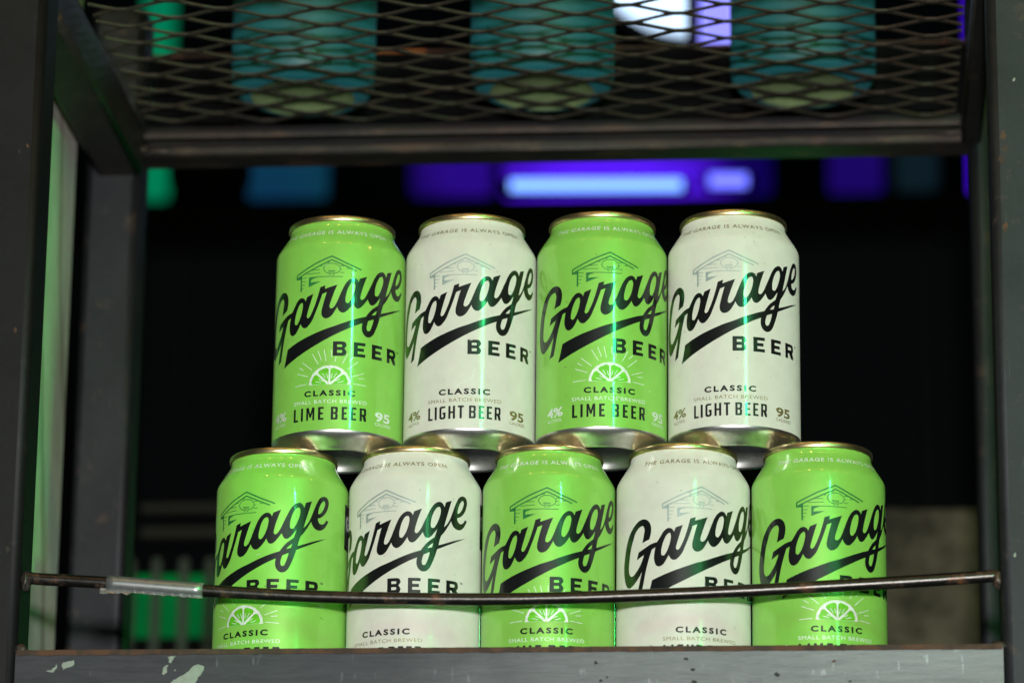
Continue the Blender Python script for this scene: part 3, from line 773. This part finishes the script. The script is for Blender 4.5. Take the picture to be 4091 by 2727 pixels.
PIT = plain('dark_pit', (0.02, 0.018, 0.016), 0, .8)
for (cx, cy, r) in ((2380, 2646, 11), (2740, 2631, 9), (2767, 2673, 9), (2772, 2724, 12), (3104, 2692, 11), (2400, 2718, 8), (2425, 2703, 6), (3332, 2639, 9), (3395, 2720, 7)):
    pts = [(cx + r * (1 + .4 * random.uniform(-1, 1)) * math.cos(a), cy + .7 * r * (1 + .4 * random.uniform(-1, 1)) * math.sin(a)) for a in [k * math.pi / 4 for k in range(8)]]
    flake('rust_pit', pts, PIT if cy != 2639 else RUST, rack, t=.15, seed=cx % 17)

for (cx, cy, r, mt) in ((4008, 545, 13, RUST), (4020, 590, 8, RUST), (4000, 640, 10, RUST), (4052, 318, 5, RESIDUE), (4018, 905, 12, RUST), (4055, 2215, 6, RESIDUE), (78, 605, 5, PIT), (110, 583, 5, RUST), (30, 2190, 9, PIT), (60, 1320, 7, RUST)):
    pts = [(cx + r * (1 + .5 * random.uniform(-1, 1)) * math.cos(a), cy + 1.5 * r * (1 + .5 * random.uniform(-1, 1)) * math.sin(a)) for a in [k * math.pi / 5 for k in range(10)]]
    flake('rust_patch' if mt is RUST else 'surface_mark', pts, mt, rack, t=.1, seed=cx % 13)

# ------------------------------------------------------------------ weathered board at the left
m_, t, b = nt('weathered_board')
v = coords(t, (1, 1, .35)); v2 = coords(t, (1, 1, 1))
big = noise_n(t, v2, 14, 4, .6); fine = noise_n(t, v2, 240, 6, .7)
wv = N(t, 'ShaderNodeTexWave'); wv.inputs['Scale'].default_value = 7; wv.inputs['Distortion'].default_value = 6; wv.inputs['Detail'].default_value = 4
wv.bands_direction = 'DIAGONAL'; t.links.new(v, wv.inputs['Vector'])
c = mix(t, ramp(t, big, ((.35, 0.), (.65, 1.))), (0.44, 0.43, 0.37), (0.60, 0.61, 0.56))
c = mix(t, ramp(t, wv.outputs['Fac'], ((.0, .75), (.12, 0.))), c, (0.26, 0.23, 0.18))
c = mix(t, ramp(t, fine, ((.62, 0.), (.72, .8))), c, (0.62, 0.64, 0.58))
t.links.new(c, b.inputs['Base Color']); b.inputs['Roughness'].default_value = .8; bump(t, b, fine, .4, .0006)
board = box('grey_board', -303, -289.8, -62, 211, -120, 470, m_, None, .8)
tag(board, 'tall weathered grey board between the left posts, its front edge lit green', 'board')

# ------------------------------------------------------------------ teal cans on the mesh shelf
tproto = None
for i, (x, y) in enumerate(((-157.5, 196), (-20.2, 194), (127.5, 197))):
    if tproto is None:
        root = empty('teal_can')
        prof = [(29.5, 0), (33.5, .5), (37.2, 2.2), (40.0, 5.5), (41, 10), (41, 60), (41, 120), (41, 150), (39, 157), (33, 166), (31.5, 170), (31.5, 174)]
        lathe('can_body', prof, TEAL, root, 96)
        lathe('can_base', [(29.7, .03), (28.4, .4), (27.2, 1.6), (22, 3.6), (12, 5.4), (0, 6.0)], BASEMETAL, root, 96)
        lathe('can_lid', [(31.5, 173.5), (32.4, 174.5), (32.3, 177), (31, 177.2), (30.4, 172), (0, 172.5)], GOLD, root, 96)
        bm = bmesh.new()
        for s0 in (-24, 22):
            q = [(s0, 68), (s0 + 6, 64), (s0 + 13, 66), (s0 + 12, 78), (s0 + 2, 80)]
            vv = [bm.verts.new((41.08 * MM * math.sin(s / 41), -41.08 * MM * math.cos(s / 41), zz * MM)) for s, zz in q]
            bm.faces.new(vv)
        from_bm('printed_shape', bm, WEDGE, root)
        tproto = root; o = root
    else: o = copy_tree(tproto)
    o.location = Vector((x, y, 388.2)) * MM; o.rotation_euler = (0, 0, (0.1, -.25, .3)[i])
    tag(o, ('teal can above the mesh shelf, nearest the left post', 'teal can in the middle of the mesh shelf, left of the bright white light', 'teal can on the mesh shelf, nearest the right post')[i], 'large can', 'teal cans standing on the upper mesh shelf')

# ------------------------------------------------------------------ dark background
def at(x, y, Y): return onY(x, y, Y)
def panel_px(name, x0, x1, y0, y1, Y, thick, mat, label, cat, bev=2.0, group=None):
    a = at(x0, (y0 + y1) / 2, Y); b_ = at(x1, (y0 + y1) / 2, Y); top = at((x0 + x1) / 2, y0, Y).z; bot = at((x0 + x1) / 2, y1, Y).z
    o = box(name, a.x, b_.x, Y, Y + thick, bot, top, mat, None, bev)
    return tag(o, label, cat, group)
WALL = plain('dark_wall', (0.004, 0.007, 0.011), 0, .9, .1)
box('back_wall', -2600, 2600, 4200, 4260, -900, 3200, WALL)['kind'] = 'structure'
bpy.data.objects['back_wall']['label'] = 'unlit dark wall far behind the rack'
NEARBLACK = plain('matt_black', (0.004, 0.0045, 0.005), 0, .9, .05)
# black board right behind the upper shelf
Zt = at(1600, 205, 300).z; Zb = at(1600, 590, 300).z
bb = box('black_board', -300, 262, 300, 312, Zb, Zt, NEARBLACK)
tag(bb, 'black board behind the upper shelf with a thin rusty trim on top', 'board')
ORANGE = plain('orange_rust', (0.42, 0.13, 0.03), .2, .6)
o = box('trim', -300, 262, 298.5, 300.0, Zt - 1.8, Zt, RUST, bb, .2)
o2 = box('trim_patch', at(1480, 205, 298).x, at(1700, 205, 298).x, 297.8, 298.4, Zt - 1.7, Zt - .2, ORANGE, bb)

panel_px('glow_panel', 560, 675, -60, 775, 2500, 30, glow('green_glow', (0.0, 0.22, 0.075), 1.0, .25, (0.0, 0.15, 0.09)), 'upright green glowing screen far behind the left of the rack', 'screen', 6)
panel_px('glow_panel', 985, 1300, 560, 768, 2500, 30, glow('teal_glow', (0.003, 0.055, 0.065), 1.0, .22, (0.004, 0.02, 0.09), (6, 6, 6)), 'dim teal and blue glowing screen behind the upper left', 'screen', 5)
panel_px('glow_panel', 1640, 1960, 560, 760, 2520, 30, radial_glow('dim_violet_glow', (0.02, 0.003, 0.22), (0.001, 0.0005, 0.015), at(1930, 640, 2520).x / 1000, at(1930, 640, 2520).z / 1000, .11, .10), 'dim violet panel with painted tube glow, left of the bright blue tube lights', 'screen', 5)  # outer part of the tubes' glow on the wall, painted as emission
panel_px('glow_panel', 2010, 3080, 540, 768, 2600, 30, radial_glow('violet_glow', (0.10, 0.012, 1.0), (0.004, 0.0006, 0.08), at(2430, 740, 2600).x / 1000, at(2430, 740, 2600).z / 1000, .17, .075), 'wide panel with the violet halo of the blue tube lights painted as glow', 'screen', 8)  # emission gradient stands in for a wall lit by the tubes
panel_px('glow_panel', 3310, 3525, 560, 745, 2500, 30, glow('violet_square_glow', (0.010, 0.002, 0.12), 1.0), 'square dark violet screen to the right of the tube lights', 'screen', 5)
panel_px('glow_panel', 3580, 3745, 560, 735, 2500, 30, glow('navy_glow', (0.004, 0.012, 0.018), 1.0), 'almost black navy screen near the right rear post', 'screen', 5)
panel_px('light_strip', 3871, 3975, -150, 1430, 1500, 15, glow('violet_strip_glow', (0.065, 0.004, 0.80), 1.0), 'tall violet light strip mostly hidden behind the right rear post', 'light strip', 2)
panel_px('glow_panel', 2792, 2935, -120, 188, 1500, 15, glow('violet_window_glow', (0.25, 0.25, 1.0), 1.6, .15, (0.30, 0.12, 1.0), (8, 8, 8)), 'violet white screen seen through the mesh beside the right teal can', 'screen', 3)
# fixtures: tube lights
TUBE = glow('blue_tube_glow', (0.17, 0.36, 1.0), 2.4)
def tube_light(x0, x1, y, r, label, mat):
    root = empty('tube_light', at((x0 + x1) / 2, y, 1600) * MM)
    a, b_ = at(x0, y, 1600), at(x1, y - (x1 - x0) * .004, 1600); c0 = root.location / MM
    t0 = tube('glass_tube', [a - c0, (a + b_) / 2 - c0, b_ - c0], r, mat, root, 20)
    for e, d in ((a, -1), (b_, 1)):
        e = e - c0; tube('end_cap', [e, e + Vector((8 * d, 0, 0))], r * .95, NEARBLACK, root, 16)
    bar('lamp_body', 'x', (a - c0).x - 6, (b_ - c0).x + 6, 9, 16, -r * .8, r * .8, 2, NEARBLACK, root)
    return tag(root, label, 'tube light', 'blue tube lights glowing in the background')
tube_light(2040, 2725, 741, 5.2, 'long bright blue white tube light glowing above the upper cans', TUBE)
tube_light(2835, 2985, 722, 6.0, 'short violet blue tube light right of the long one', glow('violet_tube_glow', (0.14, 0.16, 1.0), 2.2))
# round white light
c0 = at(2760, -265, 1650); rr = abs(at(2760, -265, 1650).x - at(3175, -265, 1650).x)
root = empty('round_light', c0 * MM)
bm = bmesh.new(); bmesh.ops.create_cone(bm, cap_ends=True, segments=64, radius1=rr * MM, radius2=rr * MM, depth=30 * MM, matrix=Matrix.Rotation(math.pi / 2, 4, 'X'))
from_bm('light_disc', bm, glow('white_blue_glow', (0.55, 0.75, 1.0), 1.9), root)
bm = bmesh.new(); bmesh.ops.create_cone(bm, cap_ends=True, segments=64, radius1=(rr + 8) * MM, radius2=(rr + 8) * MM, depth=30 * MM, matrix=Matrix.Translation((0, .03, 0)) @ Matrix.Rotation(math.pi / 2, 4, 'X'))
from_bm('light_housing', bm, NEARBLACK, root)
tag(root, 'round white light seen through the mesh between the two right teal cans', 'round light')
panel_px('dark_pillar', 2742, 2792, -400, 200, 900, 20, plain('navy_pillar_paint', (0.01, 0.008, 0.10), 0, .8), 'thin dark navy pillar in front of the round light', 'pillar', 2)
# dark globe
c0 = at(838, 690, 1450); rg = abs(at(838, 690, 1450).x - at(1005, 690, 1450).x)
root = empty('globe_lamp', c0 * MM)
bm = bmesh.new(); bmesh.ops.create_uvsphere(bm, u_segments=32, v_segments=20, radius=rg * MM); from_bm('globe', bm, NEARBLACK, root, smooth=True)
tube('stem', [Vector((0, 0, rg - 1)), Vector((0, 0, rg + 90))], 4, NEARBLACK, root)
tag(root, 'unlit black globe between the green and the teal screens', 'globe lamp')
# cabinet that ends the glow
zc = at(2045, 800, 1150)
cab = empty('dark_cabinet', (0, 1.15, 0))
bx0, bx1 = -700, 520
zt = at(2045, 790, 1150).z
box('cabinet_body', bx0, bx1, 6, 250, -500, zt, NEARBLACK, cab, 3)
for i in range(4):
    x0 = bx0 + 8 + i * 305; box('cabinet_door', x0, x0 + 297, 0, 5.5, -480, zt - 12, plain('cabinet_black', (0.0025, 0.004, 0.005), 0, .9, .05), cab, 2)
tag(cab, 'nearly black cabinet front filling the background behind the cans', 'cabinet')
# slatted green crate
cr = empty('slatted_stand', Vector((0, 900, 0)) * MM)
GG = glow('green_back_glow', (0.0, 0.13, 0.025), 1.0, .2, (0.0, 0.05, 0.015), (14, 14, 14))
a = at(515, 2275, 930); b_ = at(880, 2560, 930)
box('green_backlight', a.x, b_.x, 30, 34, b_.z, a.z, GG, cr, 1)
SL = plain('slat_grey_green', (0.05, 0.075, 0.055), 0, .8)
for cx, wd in ((618, 36), (728, 38), (832, 38), (520, 26)):
    p = at(cx, 2400, 900); q = at(cx + wd, 2400, 900)
    box('slat', p.x - (q.x - p.x) / 2, p.x + (q.x - p.x) / 2, 0, 8, at(cx, 2700, 900).z, at(cx, 2225, 900).z, SL, cr, 2)
p = at(600, 2600, 905)
box('crossbar', a.x - 5, b_.x + 20, 9, 14, at(600, 2640, 905).z, at(600, 2540, 905).z, NEARBLACK, cr, 1)
box('crossbar', a.x - 5, b_.x + 20, 9, 14, at(600, 2285, 905).z, at(600, 2262, 905).z, NEARBLACK, cr, 1)
tag(cr, 'slatted stand lit green from behind, beside the left rear post', 'slatted stand')
for k, (y0, y1) in enumerate(((2010, 2040), (2105, 2140))):
    panel_px('shelf_board', 560, 900, y0, y1, 1100, 18, plain('faint_board', (0.035, 0.04, 0.03), 0, .9, .1), ('upper' if k == 0 else 'lower') + ' of two faint boards in the gloom left of the cans', 'board', 1, 'faint boards in the gloom')
# stone block
m_, t, b = nt('rough_stone')
v = coords(t); big = noise_n(t, v, 22, 4, .65); fine = noise_n(t, v, 90, 5, .7)
c = mix(t, ramp(t, big, ((.38, 0.), (.62, 1.))), (0.03, 0.027, 0.02), (0.13, 0.115, 0.08))
t.links.new(c, b.inputs['Base Color']); b.inputs['Roughness'].default_value = .95; bump(t, b, fine, .8, .004)
a = at(3250, 2030, 880); b_ = at(4100, 2727, 880)
bm = bmesh.new(); add_box(bm, a.x, b_.x, 880, 1060, b_.z - 150, a.z, 3)
bmesh.ops.subdivide_edges(bm, edges=bm.edges[:], cuts=6, use_grid_fill=True)
for v_ in bm.verts: v_.co += noise.noise_vector(v_.co * 18) * .004
so = from_bm('stone_block', bm, m_, None, True)
tag(so, 'rough olive brown stone block at the lower right behind the cans', 'stone block')

# ------------------------------------------------------------------ lamps in the place, out of frame (they show as reflections)
gt = empty('green_tube_light', Vector((668, -1430, 0)) * MM)
tube('glass_tube', [Vector((0, 0, 530)), Vector((0, 0, 640)), Vector((0, 0, 760))], 11, glow('green_tube_glow', (0.05, 1.0, 0.30), 300), gt, 12)
tube('end_cap', [Vector((0, 0, 522)), Vector((0, 0, 530))], 9.5, NEARBLACK, gt, 12)
tube('end_cap', [Vector((0, 0, 760)), Vector((0, 0, 768))], 9.5, NEARBLACK, gt, 12)
tag(gt, 'upright green tube light out of frame, reflected as green streaks on the cans', 'tube light')
WARM = glow('warm_bulb_glow', (1.0, 0.55, 0.16), 230)
bulbs = []
for i, x in enumerate((-123, 255, 700, 1250, -560)):
    root = empty('light_bulb', Vector((x, -780, 1120 + 20 * math.sin(i * 2))) * MM)
    bm = bmesh.new(); bmesh.ops.create_uvsphere(bm, u_segments=20, v_segments=12, radius=.018); from_bm('bulb', bm, WARM, root, smooth=True)
    tube('socket', [Vector((0, 0, 15)), Vector((0, 0, 48))], 10, NEARBLACK, root, 12)
    tag(root, ['warm bulb hanging above the camera, reflected in the can necks', 'second warm bulb, to the right of the camera', 'third warm bulb, further right than the second', 'rightmost warm bulb of the string', 'leftmost warm bulb of the string'][i], 'light bulb', 'warm bulbs strung in front of the rack')
